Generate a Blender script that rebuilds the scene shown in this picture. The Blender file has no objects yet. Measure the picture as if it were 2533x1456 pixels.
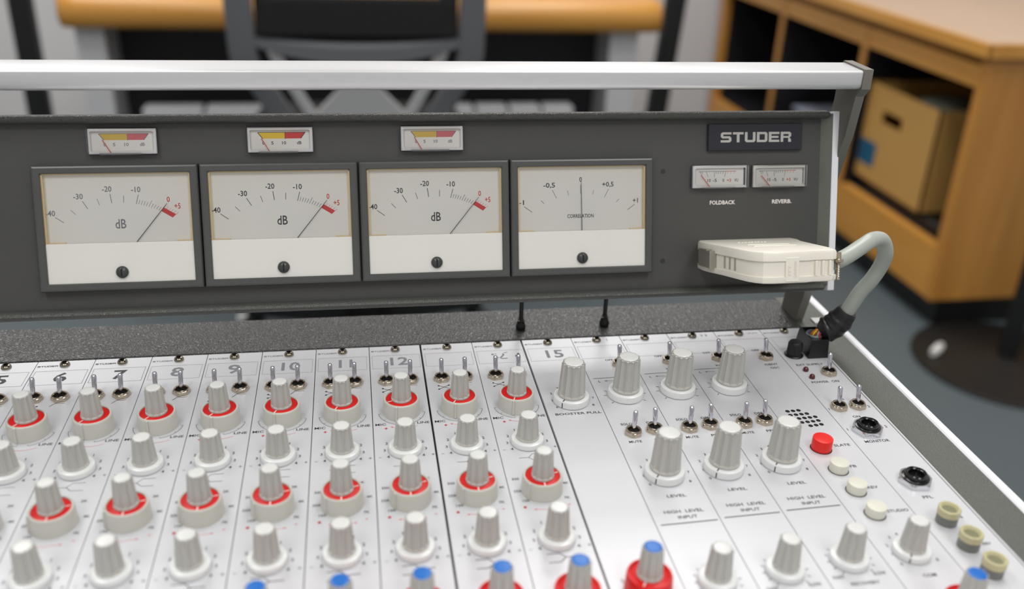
import bpy, math, random
from mathutils import Matrix, Vector, noise
random.seed(7)
S = 0.001
H = 820.0            # height of the console top above the floor, mm
sc = bpy.context.scene
COL = sc.collection

# ------------------------------------------------------------------ camera
cd = bpy.data.cameras.new('camera'); cam = bpy.data.objects.new('camera', cd); COL.objects.link(cam)
cd.sensor_width = 36.0; cd.sensor_fit = 'HORIZONTAL'; cd.lens = 32.937
cd.clip_start = 0.02; cd.clip_end = 50
cam.matrix_world = Matrix(((0.98645757, 0.03639162, -0.15992844, 0.17604948),
                           (-0.15990975, 0.43022724, -0.88844436, -0.48429049),
                           (0.03647364, 0.90198679, 0.4302203, 0.26500693 + H * S),
                           (0, 0, 0, 1)))
# the columns above are right, up, back in world space
cd.dof.use_dof = True; cd.dof.focus_distance = 0.50; cd.dof.aperture_fstop = 5.0; cd.dof.aperture_blades = 0
sc.camera = cam

# ------------------------------------------------------------------ world, lamps, exposure
w = bpy.data.worlds.new('world'); sc.world = w; w.use_nodes = True
w.node_tree.nodes['Background'].inputs[0].default_value = (0.9, 0.95, 1.0, 1)
w.node_tree.nodes['Background'].inputs[1].default_value = 0.25
sc.view_settings.view_transform = 'Standard'; sc.view_settings.look = 'None'
sc.view_settings.gamma = 1.0; sc.view_settings.use_curve_mapping = False
sc.view_settings.exposure = -0.1
LAMPS = [(-700, 500, 600, 1200, 16), (900, 500, 600, 1200, 19), (-900, 2200, 600, 1200, 24), (1000, 2200, 600, 1200, 26), (-600, -1300, 600, 1200, 20), (900, -1300, 600, 1200, 20)]
for i, (x, y, sx, sy, p) in enumerate(LAMPS):
    ld = bpy.data.lights.new('ceiling_lamp', 'AREA'); ld.shape = 'RECTANGLE'; ld.size = sx * S; ld.size_y = sy * S
    ld.energy = p; ld.color = (1.0, 0.985, 0.96)
    lo = bpy.data.objects.new('ceiling_lamp', ld); COL.objects.link(lo); lo.location = (x * S, y * S, 2.66)

# ------------------------------------------------------------------ materials
def lin(c):
    c = c / 255.0
    return c / 12.92 if c <= 0.04045 else ((c + 0.055) / 1.055) ** 2.4
MATS = {}
def mat(name, rgb, rough=0.45, metal=0.0, spec=0.5, bump=None, vary=0.0, vscale=60, trans=0.0, coat=0.0, stretch=None, emit=None):
    if name in MATS: return MATS[name]
    m = bpy.data.materials.new(name); m.use_nodes = True; nt = m.node_tree; N = nt.nodes; L = nt.links
    b = N['Principled BSDF']
    col = (lin(rgb[0]), lin(rgb[1]), lin(rgb[2]), 1)
    b.inputs['Base Color'].default_value = col; b.inputs['Roughness'].default_value = rough
    b.inputs['Metallic'].default_value = metal; b.inputs['Specular IOR Level'].default_value = spec
    if coat: b.inputs['Coat Weight'].default_value = coat; b.inputs['Coat Roughness'].default_value = 0.08
    tc = N.new('ShaderNodeTexCoord'); mp = N.new('ShaderNodeMapping'); L.new(tc.outputs['Object'], mp.inputs['Vector'])
    mp.inputs['Scale'].default_value = stretch or (1, 1, 1)
    if vary:
        nz = N.new('ShaderNodeTexNoise'); nz.inputs['Scale'].default_value = vscale; nz.inputs['Detail'].default_value = 5
        L.new(mp.outputs[0], nz.inputs['Vector'])
        mx = N.new('ShaderNodeMix'); mx.data_type = 'RGBA'
        mx.inputs[6].default_value = tuple(c * (1 - vary) for c in col[:3]) + (1,)
        mx.inputs[7].default_value = tuple(min(1, c * (1 + vary)) for c in col[:3]) + (1,)
        L.new(nz.outputs['Fac'], mx.inputs[0]); L.new(mx.outputs[2], b.inputs['Base Color'])
    if bump:
        kind, sc_, st = bump
        if kind == 'leather':
            t1 = N.new('ShaderNodeTexVoronoi'); t1.feature = 'SMOOTH_F1'; t1.inputs['Scale'].default_value = sc_
            t1.inputs['Smoothness'].default_value = 0.6
            src = t1.outputs['Distance']
            nz2 = N.new('ShaderNodeTexNoise'); nz2.inputs['Scale'].default_value = sc_ * 0.35; nz2.inputs['Detail'].default_value = 2
            L.new(mp.outputs[0], nz2.inputs['Vector'])
            va = N.new('ShaderNodeVectorMath'); va.operation = 'SCALE'; va.inputs['Scale'].default_value = 2.2 / sc_
            L.new(nz2.outputs['Color'], va.inputs[0])
            vb = N.new('ShaderNodeVectorMath'); vb.operation = 'ADD'; L.new(mp.outputs[0], vb.inputs[0]); L.new(va.outputs[0], vb.inputs[1])
            L.new(vb.outputs[0], t1.inputs['Vector'])
        else:
            t1 = N.new('ShaderNodeTexNoise'); t1.inputs['Scale'].default_value = sc_; t1.inputs['Detail'].default_value = 3
            L.new(mp.outputs[0], t1.inputs['Vector']); src = t1.outputs['Fac']
        bp_ = N.new('ShaderNodeBump'); bp_.inputs['Strength'].default_value = st; bp_.inputs['Distance'].default_value = 0.0004
        L.new(src, bp_.inputs['Height']); L.new(bp_.outputs[0], b.inputs['Normal'])
    if emit: b.inputs['Emission Color'].default_value = col; b.inputs['Emission Strength'].default_value = emit
    MATS[name] = m; return m
def clear(name, tint=(1, 1, 1), gloss=0.12, rough=0.03):
    if name in MATS: return MATS[name]
    m = bpy.data.materials.new(name); m.use_nodes = True; nt = m.node_tree; N = nt.nodes; L = nt.links; N.clear()
    o = N.new('ShaderNodeOutputMaterial'); t = N.new('ShaderNodeBsdfTransparent'); t.inputs[0].default_value = (*tint, 1)
    g = N.new('ShaderNodeBsdfGlossy'); g.inputs['Roughness'].default_value = rough
    f = N.new('ShaderNodeFresnel'); f.inputs[0].default_value = 1.45
    mu = N.new('ShaderNodeMath'); mu.operation = 'ADD'; mu.inputs[1].default_value = gloss; L.new(f.outputs[0], mu.inputs[0]); mu.use_clamp = True
    mx = N.new('ShaderNodeMixShader'); L.new(mu.outputs[0], mx.inputs[0]); L.new(t.outputs[0], mx.inputs[1]); L.new(g.outputs[0], mx.inputs[2])
    L.new(mx.outputs[0], o.inputs[0]); MATS[name] = m; return m
def wood(name, c1, c2, axis='y', rough=0.4):
    m = bpy.data.materials.new(name); m.use_nodes = True; nt = m.node_tree; N = nt.nodes; L = nt.links; b = N['Principled BSDF']
    tc = N.new('ShaderNodeTexCoord'); mp = N.new('ShaderNodeMapping'); L.new(tc.outputs['Object'], mp.inputs[0])
    mp.inputs['Scale'].default_value = {'x': (1.2, 14, 14), 'y': (14, 1.2, 14), 'z': (14, 14, 1.2)}[axis]
    nz = N.new('ShaderNodeTexNoise'); nz.inputs['Scale'].default_value = 1.6; nz.inputs['Detail'].default_value = 6; nz.inputs['Distortion'].default_value = 0.6
    L.new(mp.outputs[0], nz.inputs['Vector']); mx = N.new('ShaderNodeMix'); mx.data_type = 'RGBA'
    mx.inputs[6].default_value = (*[lin(v) for v in c1], 1); mx.inputs[7].default_value = (*[lin(v) for v in c2], 1)
    L.new(nz.outputs['Fac'], mx.inputs[0]); L.new(mx.outputs[2], b.inputs['Base Color']); b.inputs['Roughness'].default_value = rough
    MATS[name] = m; return m

PLATE = mat('anodised_plate', (206, 207, 211), 0.38, 0.22, vary=0.02, vscale=30, stretch=(1, 12, 1))
INK = mat('black_ink', (34, 34, 42), 0.5)
GREYINK = mat('worn_grey_ink', (124, 126, 134), 0.5, vary=0.5, vscale=2500)
REDINK = mat('red_ink', (205, 38, 62), 0.5)
KNOB = mat('grey_knob_plastic', (186, 185, 180), 0.36)
SKIRT = mat('pale_skirt_plastic', (196, 195, 186), 0.33)
LID = mat('knob_lid_plastic', (208, 209, 207), 0.25)
FLANGE = mat('white_flange_plastic', (222, 224, 224), 0.2)
RED = mat('red_plastic', (208, 6, 6), 0.38)
WHITEINK = mat('white_ink', (238, 232, 228), 0.4)
BLUE = mat('blue_plastic', (0, 98, 182), 0.35)
CHROME = mat('chrome', (215, 215, 225), 0.1, 1.0)
NICKEL = mat('nickel', (196, 184, 166), 0.2, 1.0, vary=0.08, vscale=400)
STEEL = mat('screw_steel', (150, 143, 128), 0.25, 1.0)
HOLE = mat('hole_black', (8, 8, 8), 0.7)
BLACK = mat('black_plastic', (20, 20, 21), 0.35)
VINYL = mat('grained_vinyl', (56, 57, 57), 0.3, bump=('leather', 980, 1.0), spec=0.6)
BORDER = mat('grey_side_vinyl', (84, 86, 81), 0.42, bump=('leather', 1300, 0.5), vary=0.06, vscale=40)
FACE = mat('charcoal_face_paint', (72, 72, 70), 0.42, vary=0.05, vscale=120, bump=('n', 3000, 0.08))
BEZEL = mat('bezel_plastic', (78, 80, 79), 0.3, vary=0.05, vscale=60)
ALU = mat('brushed_aluminium', (226, 227, 229), 0.3, 0.5, vary=0.04, vscale=90, stretch=(1, 12, 12))
ALUDK = mat('arm_aluminium', (158, 155, 146), 0.36, 0.85, vary=0.05, vscale=60)
EDGE = mat('end_plate_paint', (232, 233, 238), 0.35)
DIAL = mat('dial_white', (246, 245, 240), 0.55)
CREAM = mat('cream_cover', (230, 229, 223), 0.4, vary=0.02, vscale=25)
AGED = mat('yellowed_plastic', (240, 218, 170), 0.45)
GLASS = clear('meter_glass', gloss=0.03)
CLEAR = clear('clear_plastic', tint=(0.985, 0.985, 0.99), gloss=0.03, rough=0.06)
MILKY = mat('milky_plastic', (240, 241, 245), 0.18, coat=0.4)
NEEDLE = mat('needle_black', (24, 24, 40), 0.4)
REDN = mat('needle_red', (225, 30, 40), 0.4)
YEL = mat('yellow_ink', (246, 208, 10), 0.45)
YELP = mat('faded_yellow_ink', (224, 190, 70), 0.45)
REDB = mat('red_band_ink', (215, 32, 30), 0.45)
PINK = mat('faded_red_ink', (216, 100, 108), 0.45)
BADGE = mat('badge_black', (38, 40, 48), 0.3)
SILVERINK = mat('silver_ink', (186, 184, 180), 0.4)
PLUG = mat('ivory_plug', (236, 232, 220), 0.3)
CABLE = mat('grey_cable', (168, 174, 166), 0.28, vary=0.05, vscale=20)
TAPE = mat('black_tape', (30, 30, 31), 0.38)
BTN = mat('ivory_button', (212, 211, 198), 0.35)
BTNRED = mat('red_button', (222, 30, 20), 0.35)
LEDM = mat('dark_red_led', (80, 6, 22), 0.12, coat=0.5)
OLIVE = mat('olive_button_rim', (190, 184, 146), 0.2)
OLIVEC = mat('olive_button_core', (120, 120, 92), 0.3)

# ------------------------------------------------------------------ mesh builder (mm)
class MB:
    def __init__(s): s.v = []; s.f = []; s.m = []; s.M = Matrix.Identity(4); s.mi = 0
    def add(s, vs, fs):
        o = len(s.v)
        for p in vs:
            q = s.M @ Vector(p); s.v.append((q.x * S, q.y * S, q.z * S))
        for f in fs: s.f.append(tuple(i + o for i in f)); s.m.append(s.mi)
    def box(s, a, b, bev=0.0):
        x0, y0, z0 = a; x1, y1, z1 = b
        if bev <= 0:
            s.add([(x0,y0,z0),(x1,y0,z0),(x1,y1,z0),(x0,y1,z0),(x0,y0,z1),(x1,y0,z1),(x1,y1,z1),(x0,y1,z1)],
                  [(3,2,1,0),(4,5,6,7),(0,1,5,4),(1,2,6,5),(2,3,7,6),(3,0,4,7)])
        else:
            r = min(bev, (x1-x0)/2*.99, (y1-y0)/2*.99, (z1-z0)/2*.99)
            pts = rrect(x0, y0, x1, y1, r)
            pin = rrect(x0+r*.7, y0+r*.7, x1-r*.7, y1-r*.7, r*.3)
            s.loft([[(x, y, z0) for x, y in pin], [(x, y, z0+r*.7) for x, y in pts], [(x, y, z1-r*.7) for x, y in pts], [(x, y, z1) for x, y in pin]])
    def loft(s, rings, cap=True, closed=True):
        n = len(rings[0]); vs = [p for r in rings for p in r]; fs = []
        for i in range(len(rings)-1):
            for j in range(n if closed else n-1):
                k = (j+1) % n; fs.append((i*n+j, i*n+k, (i+1)*n+k, (i+1)*n+j))
        if cap: fs.append(tuple(reversed(range(n)))); fs.append(tuple((len(rings)-1)*n+j for j in range(n)))
        s.add(vs, fs)
    def lathe(s, prof, n=32, c=(0, 0), rf=None, cap=True):
        rings = []
        for r, z in prof:
            ring = []
            for j in range(n):
                a = 2*math.pi*j/n; rr = r if rf is None else rf(r, z, a)
                ring.append((c[0]+rr*math.cos(a), c[1]+rr*math.sin(a), z))
            rings.append(ring)
        s.loft(rings, cap)
    def prism(s, poly, z0, z1):
        s.loft([[(x, y, z0) for x, y in poly], [(x, y, z1) for x, y in poly]])
    def poly(s, pts, z=0.0): s.add([(x, y, z) for x, y in pts], [tuple(range(len(pts)))])
    def line(s, pts, w, z=0.06):
        for (x0, y0), (x1, y1) in zip(pts, pts[1:]):
            dx, dy = x1-x0, y1-y0; l = math.hypot(dx, dy) or 1; nx, ny = -dy/l*w*.6, dx/l*w*.6
            s.add([(x0+nx, y0+ny, z), (x0-nx, y0-ny, z), (x1-nx, y1-ny, z), (x1+nx, y1+ny, z)], [(0, 1, 2, 3)])
    def arc(s, cx, cy, r, a0, a1, w, z=0.06, n=14):
        s.line([(cx+r*math.cos(math.radians(a0+(a1-a0)*i/n)), cy+r*math.sin(math.radians(a0+(a1-a0)*i/n))) for i in range(n+1)], w, z)
    def disc(s, cx, cy, r, z=0.06, n=12): s.poly([(cx+r*math.cos(2*math.pi*i/n), cy+r*math.sin(2*math.pi*i/n)) for i in range(n)], z)
    def text(s, t, cx, cy, h, wd=None, z=0.06, slant=0.0, bold=0.014, sx=1.0):
        vs, fs, w0, h0 = glyphs(t, bold)
        if not vs: return
        k = h/h0; kx = (wd/w0) if wd else k*sx
        s.add([(cx+(x-w0/2)*kx+slant*(y-h0/2)*k, cy+(y-h0/2)*k, z) for x, y in vs], fs)
    def tube(s, pts, rad, n=16, cap=True):
        P = [Vector(p) for p in pts]; rings = []; up = None
        for i, p in enumerate(P):
            d = (P[min(i+1, len(P)-1)] - P[max(i-1, 0)]).normalized()
            if up is None:
                up = d.orthogonal().normalized()
            up = (up - d*up.dot(d)).normalized(); sd = d.cross(up)
            r = rad[i] if isinstance(rad, (list, tuple)) else rad
            rings.append([tuple(p + (up*math.cos(2*math.pi*j/n) + sd*math.sin(2*math.pi*j/n))*r) for j in range(n)])
        s.loft(rings, cap)
    def mesh(s, name, mats, ang=35):
        me = bpy.data.meshes.new(name); me.from_pydata(s.v, [], s.f)
        for m in mats: me.materials.append(m)
        me.polygons.foreach_set('material_index', s.m)
        me.validate(); me.update()
        me.polygons.foreach_set('use_smooth', [True]*len(me.polygons))
        try: me.set_sharp_from_angle(angle=math.radians(ang))
        except Exception: pass
        return me
    def build(s, name, mats, parent=None, loc=(0, 0, 0), rot=(0, 0, 0), ang=35):
        if not isinstance(mats, (list, tuple)): mats = [mats]
        return put(name, s.mesh(name, mats, ang), parent, loc, rot)
def rrect(x0, y0, x1, y1, r, n=4):
    out = []
    for cx, cy, a in ((x1-r, y1-r, 0), (x0+r, y1-r, 90), (x0+r, y0+r, 180), (x1-r, y0+r, 270)):
        for i in range(n+1):
            t = math.radians(a + 90*i/n); out.append((cx+r*math.cos(t), cy+r*math.sin(t)))
    return out
def put(name, me, parent=None, loc=(0, 0, 0), rot=(0, 0, 0)):
    o = bpy.data.objects.new(name, me); COL.objects.link(o)
    if parent: o.parent = parent
    o.location = [c*S for c in loc]; o.rotation_euler = rot
    return o
def thing(name, label, cat, loc=(0, 0, 0), rot=(0, 0, 0), group=None):
    o = put(name, None, None, loc, rot); o.empty_display_size = 0.01
    return tag(o, label, cat, group)
def tag(o, label, cat, group=None):
    o['label'] = label; o['category'] = cat
    if group: o['group'] = group
    return o
def struct(o): o['kind'] = 'structure'; return o
_g = {}
def glyphs(t, bold=0.0):
    key = (t, bold)
    if key in _g: return _g[key]
    cu = bpy.data.curves.new('t', 'FONT'); cu.body = t; cu.size = 1.0; cu.resolution_u = 2; cu.offset = bold
    ob = bpy.data.objects.new('t', cu); COL.objects.link(ob)
    me = bpy.data.meshes.new_from_object(ob)
    vs = [(v.co.x, v.co.y) for v in me.vertices]; fs = [tuple(p.vertices) for p in me.polygons]
    COL.objects.unlink(ob); bpy.data.objects.remove(ob); bpy.data.meshes.remove(me); bpy.data.curves.remove(cu)
    if vs:
        x0 = min(v[0] for v in vs); x1 = max(v[0] for v in vs)
        vs = [(x-x0, y) for x, y in vs]; w0 = x1-x0
    else: w0 = 1
    h0 = 0.729 if t != 'H' else (max(v[1] for v in vs) or .7)
    _g[key] = (vs, fs, w0, h0); return _g[key]
# square lettering of the maker's mark, strokes on a 1 x 1 cell
c_ = .15
MARK = {'S': [[(c_, 1), (0, 1-c_), (0, .78), (1, .78), (1, 1)], [(0, .61), (.24, .61), (.24, .78), (0, .78)], [(c_, .39), (0, .39+c_), (0, .61), (1-c_, .61), (1, .61-c_), (1, .39)],
              [(.76, .22), (1, .22), (1, .39), (.76, .39)], [(0, 0), (1-c_, 0), (1, c_), (1, .22), (0, .22)]],
        'T': [[(0, .78), (1, .78), (1, 1), (0, 1)], [(.37, 0), (.63, 0), (.63, .78), (.37, .78)]],
        'U': [[(0, .22), (.25, .22), (.25, 1), (0, 1)], [(.75, .22), (1, .22), (1, 1), (.75, 1)], [(c_, 0), (1-c_, 0), (1, c_), (1, .22), (0, .22), (0, c_)]],
        'D': [[(0, .22), (.25, .22), (.25, .78), (0, .78)], [(.75, .22), (1, .22), (1, .78), (.75, .78)], [(0, 0), (1-c_, 0), (1, c_), (1, .22), (0, .22)], [(0, .78), (1, .78), (1, 1-c_), (1-c_, 1), (0, 1)]],
        'E': [[(0, .22), (.25, .22), (.25, .78), (0, .78)], [(0, 0), (1, 0), (1, .22), (0, .22)], [(0, .78), (1, .78), (1, 1), (0, 1)], [(.25, .4), (.92, .4), (.92, .6), (.25, .6)]],
        'R': [[(0, 0), (.25, 0), (.25, .78), (0, .78)], [(0, .78), (1, .78), (1, 1-c_), (1-c_, 1), (0, 1)], [(.75, .58), (1, .58), (1, .78), (.75, .78)], [(.25, .4), (.84, .4), (.9, .48), (1, .58), (.25, .58)], [(.72, 0), (1, 0), (.98, .28), (.84, .4), (.72, .4)]]}
def mark(mb, x0, y0, wd, h, z=0.06):
    cw = wd/(6+5*.13)
    for i, ch in enumerate('STUDER'):
        for p in MARK[ch]: mb.poly([(x0+i*cw*1.13+x*cw, y0+y*h) for x, y in p], z)

# ================================================================== ROOM
Z = lambda z: z*S
WALL = mat('wall_paint', (214, 213, 214), 0.8)
CEIL = mat('ceiling_paint', (225, 225, 225), 0.9)
FLOOR = mat('floor_vinyl', (86, 96, 100), 0.55, vary=0.04, vscale=3)
def sbox(name, a, b, m, bev=0):
    mb = MB(); mb.box(a, b, bev); return struct(mb.build(name, m))
sbox('floor', (-2400, -2600, -60), (2300, 3200, 0), FLOOR)
sbox('ceiling', (-2400, -2600, 2700), (2300, 3200, 2760), CEIL)
sbox('wall_back', (-2400, 3150, 0), (2300, 3200, 2700), WALL)
sbox('wall_right', (2250, -2600, 0), (2300, 3150, 2700), WALL)
sbox('wall_left', (-2400, -2600, 0), (-2350, 3150, 2700), WALL)
sbox('wall_front', (-2350, -2600, 0), (2250, -2550, 2700), WALL)

WOOD = wood('orange_wood_x', (186, 124, 38), (212, 158, 78), 'x', 0.32)
WOODY = wood('orange_wood_y', (188, 128, 48), (216, 160, 80), 'y', 0.4)
WOODZ = wood('orange_wood_z', (160, 104, 36), (216, 156, 76), 'z', 0.4)
TOPW = wood('pale_tan_top', (188, 158, 128), (204, 174, 146), 'y', 0.35)
NAVY = mat('black_navy_board', (14, 15, 22), 0.6)
LEGW = mat('pale_grey_leg', (196, 197, 200), 0.4)
DARK = mat('dark_fabric', (14, 14, 15), 0.85)

# desk behind the console
desk = thing('desk', 'wooden desk with thick rounded orange edge behind the office chair', 'desk', (0, 1836, 0))
mb = MB()
pr = []
for i in range(9):
    a = math.radians(-90 + 180*i/8); pr.append((-33*math.cos(a)+33, 708+37*math.sin(a)))
out = [(y, z) for y, z in pr] + [(700, 745), (700, 671)]
def ringx(x, sh=0): return [(x, y if y > 300 else y+sh, z) for y, z in out]
mb.loft([ringx(-488, 34), ringx(-480, 14), ringx(-462, 3), ringx(-440, 0), ringx(905, 0), ringx(938, 3), ringx(952, 14), ringx(958, 34)])
mb.build('desk_top', WOOD, desk)
for x0, x1 in ((-462, -398), (834, 908)):
    mb = MB(); mb.loft([[(x0+8, 60, 0), (x1+4, 60, 0), (x1+4, 620, 0), (x0+8, 620, 0)], [(x0, 60, 671), (x1, 60, 671), (x1, 620, 671), (x0, 620, 671)]])
    mb.build('leg', LEGW, desk)
mb = MB(); mb.box((-398, 200, 60), (834, 222, 671)); mb.build('modesty_panel', NAVY, desk)
for x0, x1, lab in ((-325, -40, 'low white slotted unit under the left half of the desk'), (395, 742, 'low white slotted unit under the right half of the desk')):
    u = thing('storage_unit', lab, 'unit', ((x0+x1)/2, 1900, 0), group='white units under the desk')
    mb = MB(); wd = (x1-x0); nseg = 2 if x0 < 0 else 4
    for k in range(nseg):
        a = -wd/2 + wd*k/nseg; mb.box((a+(4 if k else 0), -50, 0), (a+wd/nseg-4, 0, 486), 4)
    mb.box((-wd/2+4, -30, 0), (wd/2-4, -2, 470)); mb.build('casing', LEGW, u)

# black posts behind the desk
POST = mat('black_post', (13, 14, 16), 0.5)
for x, lean, lab in ((-664, 0.0, 'black upright post behind the left end of the desk'), (1050, 0.075, 'black upright post behind the right end of the desk')):
    p = thing('stand_post', lab, 'post', (x, 2560 if False else 2200, 0), group='black posts behind the desk')
    mb = MB(); mb.loft([[(q[0]+lean*z, q[1], z) for q in rrect(-27, -27, 27, 27, 8)] for z in (20, 1500)]); mb.build('post', POST, p)
    mb = MB(); mb.box((-52, -60, 0), (52, 60, 20), 8); mb.build('foot_plate', POST, p)

# office chair, seen from behind
CHG = mat('chair_grey', (96, 98, 102), 0.45)
CHL = mat('chair_light_grey', (158, 159, 161), 0.4)
chair = thing('office_chair', 'black mesh office chair with grey frame tucked in at the desk', 'chair', (190, 1250, 0))
for sx, n in ((-1, 0), (1, 1)):
    mb = MB(); xo = sx*203
    mb.loft([[(xo+q[0]+sx*dx, q[1]+dy, z) for q in rrect(-24, -14, 24, 14, 8)] for dx, dy, z in ((-90, 30, 560), (-60, 24, 620), (-30, 16, 672), (-4, 4, 712), (0, 0, 740), (2, -8, 860), (4, -14, 1080))])
    mb.build('back_upright', CHG, chair)
mb = MB()
for k in range(56):
    x = -150 + k*300/55; mb.box((x-0.9, -6, 835), (x+0.9, -3, 1080))
for k in range(44):
    z = 835 + k*245/43; mb.box((-150, -7, z-0.7), (150, -4, z+0.7))
mb.build('mesh_back', DARK, chair)
mb = MB(); mb.box((-172, -16, 770), (172, 4, 838), 8); mb.box((-178, -14, 770), (-146, 2, 1085), 6); mb.box((146, -14, 770), (178, 2, 1085), 6); mb.build('back_border', DARK, chair)
mb = MB(); rings = []
for i in range(13):
    t = -1 + 2*i/12; x = t*188; zc = 762 - 20*(1-t*t); hh = 7 + 11*(1-t*t)
    rings.append([(x, y-14*(1-t*t), zc+z) for y, z in ((-10, -hh), (12, -hh), (12, hh*.6), (0, hh), (-10, hh*.6))])
mb.loft(rings); mb.build('lower_crossbar', CHG, chair)
for sx in (-1, 1):
    mb = MB(); mb.loft([[(sx*(x)+q[0], q[1], z) for q in rrect(-11, -9, 11, 9, 3)] for x, z in ((150, 740), (118, 677), (88, 625), (50, 560))])
    mb.build('back_brace', CHL, chair)
mb = MB(); mb.loft([[(a*1.0, y, z) for a, y in ((-wd, -12), (wd, -12), (wd, 14), (-wd, 14))] for wd, z in ((120, 600), (80, 632), (38, 675), (34, 715), (60, 745))])
mb.build('back_support', CHL, chair)
mb = MB(); mb.box((-230, 20, 470), (230, 470, 540), 30); mb.build('seat', DARK, chair)
mb = MB(); mb.box((-30, -14, 430), (30, 240, 470), 6); mb.box((-34, -14, 440), (34, 12, 612), 6); mb.build('seat_mechanism', CHG, chair)
mb = MB(); mb.lathe([(28, 90), (28, 300), (18, 300), (18, 440)], 20, (0, 240)); mb.build('gas_lift', BLACK, chair)
for k in range(5):
    a = math.radians(72*k+18); mb = MB()
    c_, s_ = math.cos(a), math.sin(a)
    mb.loft([[(r*c_-o*s_, 240+r*s_+o*c_, z) for o, z in ((-w_, z0), (w_, z0), (w_, z1), (-w_, z1))] for r, w_, z0, z1 in ((20, 26, 75, 115), (290, 14, 60, 82))])
    leg = mb.build('base_leg', BLACK, chair)
    mb = MB(); mb.M = Matrix.Translation((285*c_, 240+285*s_, 28)) @ Matrix.Rotation(a, 4, 'Z') @ Matrix.Rotation(math.pi/2, 4, 'X')
    mb.lathe([(26, -22), (28, -18), (28, 18), (26, 22)], 20); mb.build('caster', BLACK, leg)

# wooden cabinet along the right wall
cab = thing('storage_cabinet', 'long orange wooden cabinet with three open bays along the right wall', 'cabinet', (1610, 1466, 0), (0, 0, 0.012))
D_ = 600; LN = 1606
mb = MB()
mb.box((-14, -16, 700), (D_, LN+10, 728), 3); mb.build('cabinet_top', [TOPW], cab)
mb = MB(); mb.box((-24, -26, 694), (-14, LN+10, 728), 4); mb.box((-24, -26, 694), (D_, -16, 728), 4); mb.build('top_edging', [WOODY], cab)
mb = MB(); mb.box((30, 0, 79), (D_, 26, 700)); mb.loft([[(0, 0, 79), (30, 0, 79), (30, 26, 79), (0, 26, 79)], [(0, 0, 700), (30, 0, 700), (30, 26, 700), (0, 26, 700)]]); mb.build('end_panel', [WOODZ], cab)
mb = MB(); mb.box((0, 1580, 79), (D_, LN, 700)); mb.build('end_panel', [WOODZ], cab)
for y in (540, 1076):
    mb = MB(); mb.mi = 1; mb.box((6, y-12, 216), (D_-20, y+12, 668)); mb.mi = 0; mb.box((2, y-13, 216), (6, y+13, 660)); mb.build('divider', [WOODZ, NAVY], cab)
mb = MB(); mb.box((4, 26, 618), (26, 1580, 668)); mb.box((30, 26, 668), (D_, 1580, 690)); mb.build('upper_rail', [WOODY], cab)
mb = MB(); mb.box((2, 26, 79), (26, 1580, 216)); mb.build('lower_rail', [WOODY], cab)
mb = MB(); mb.box((26, 26, 196), (D_, 1580, 216)); mb.build('bottom_shelf', [WOODY], cab)
mb = MB(); mb.box((D_-20, 26, 216), (D_, 1580, 668)); mb.box((30, 26.2, 217), (D_-20, 28, 668)); mb.box((30, 1578, 217), (D_-20, 1579.8, 668)); mb.box((30, 28, 216.2), (D_-20, 1578, 218)); mb.build('black_lining', [NAVY], cab)
mb = MB(); mb.box((40, 20, 0), (D_, LN-20, 79)); mb.build('plinth', [BLACK], cab)

CARD = mat('cardboard', (190, 146, 78), 0.8, vary=0.04, vscale=8)
bx = thing('cardboard_box', 'open cardboard box with a blue label and handle slot in the nearest cabinet bay', 'box', (1640, 1640, 247))
x1, y1, h_ = 330, 352, 275
mb = MB(); mb.box((0, 0, 0), (x1, y1, 5))
mb.box((0, 0, 0), (x1, 5, h_)); mb.box((0, y1-5, 0), (x1, y1, h_)); mb.box((x1-5, 0, 0), (x1, y1, h_))
mb.box((0, 0, 0), (5, y1, 178)); mb.box((0, 0, 212), (5, y1, h_)); mb.box((0, 0, 178), (5, 160, 212)); mb.box((0, 262, 178), (5, y1, 212)); mb.build('carton', [CARD], bx)
mb = MB(); mb.box((-1, 258, 46), (0, 344, 114)); mb.build('blue_label', mat('blue_label', (24, 88, 122), 0.6), bx)
mb = MB(); mb.M = Matrix.Translation((160, 170, 225))
mb.lathe([(0.1, -60), (60, -50), (95, -10), (90, 25), (50, 42), (0.1, 46)], 20, rf=lambda r, z, a: r*(1+.16*math.sin(3*a+z*.05)))
tag(mb.build('packing_bag', mat('grey_green_bag', (110, 114, 102), 0.6), loc=(1640, 1640, 245)), 'crumpled grey green bag lying in the open cardboard box', 'bag')
mb = MB(); mb.box((0, 0, 0), (330, 470, 28), 6)
tag(mb.build('flat_case', BLACK, loc=(1650, 1520, 218.2)), 'flat black case under the cardboard box', 'case')
gear = thing('equipment_unit', 'dark equipment unit with pale blue grey lid in the middle cabinet bay', 'equipment', (1650, 2090, 218.2))
mb = MB(); mb.box((0, 0, 0), (400, 400, 96), 6); mb.build('casing', BLACK, gear)
mb = MB(); mb.box((6, 6, 96), (394, 394, 108), 4); mb.build('lid', mat('pale_blue_lid', (150, 156, 172), 0.5), gear)

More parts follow.
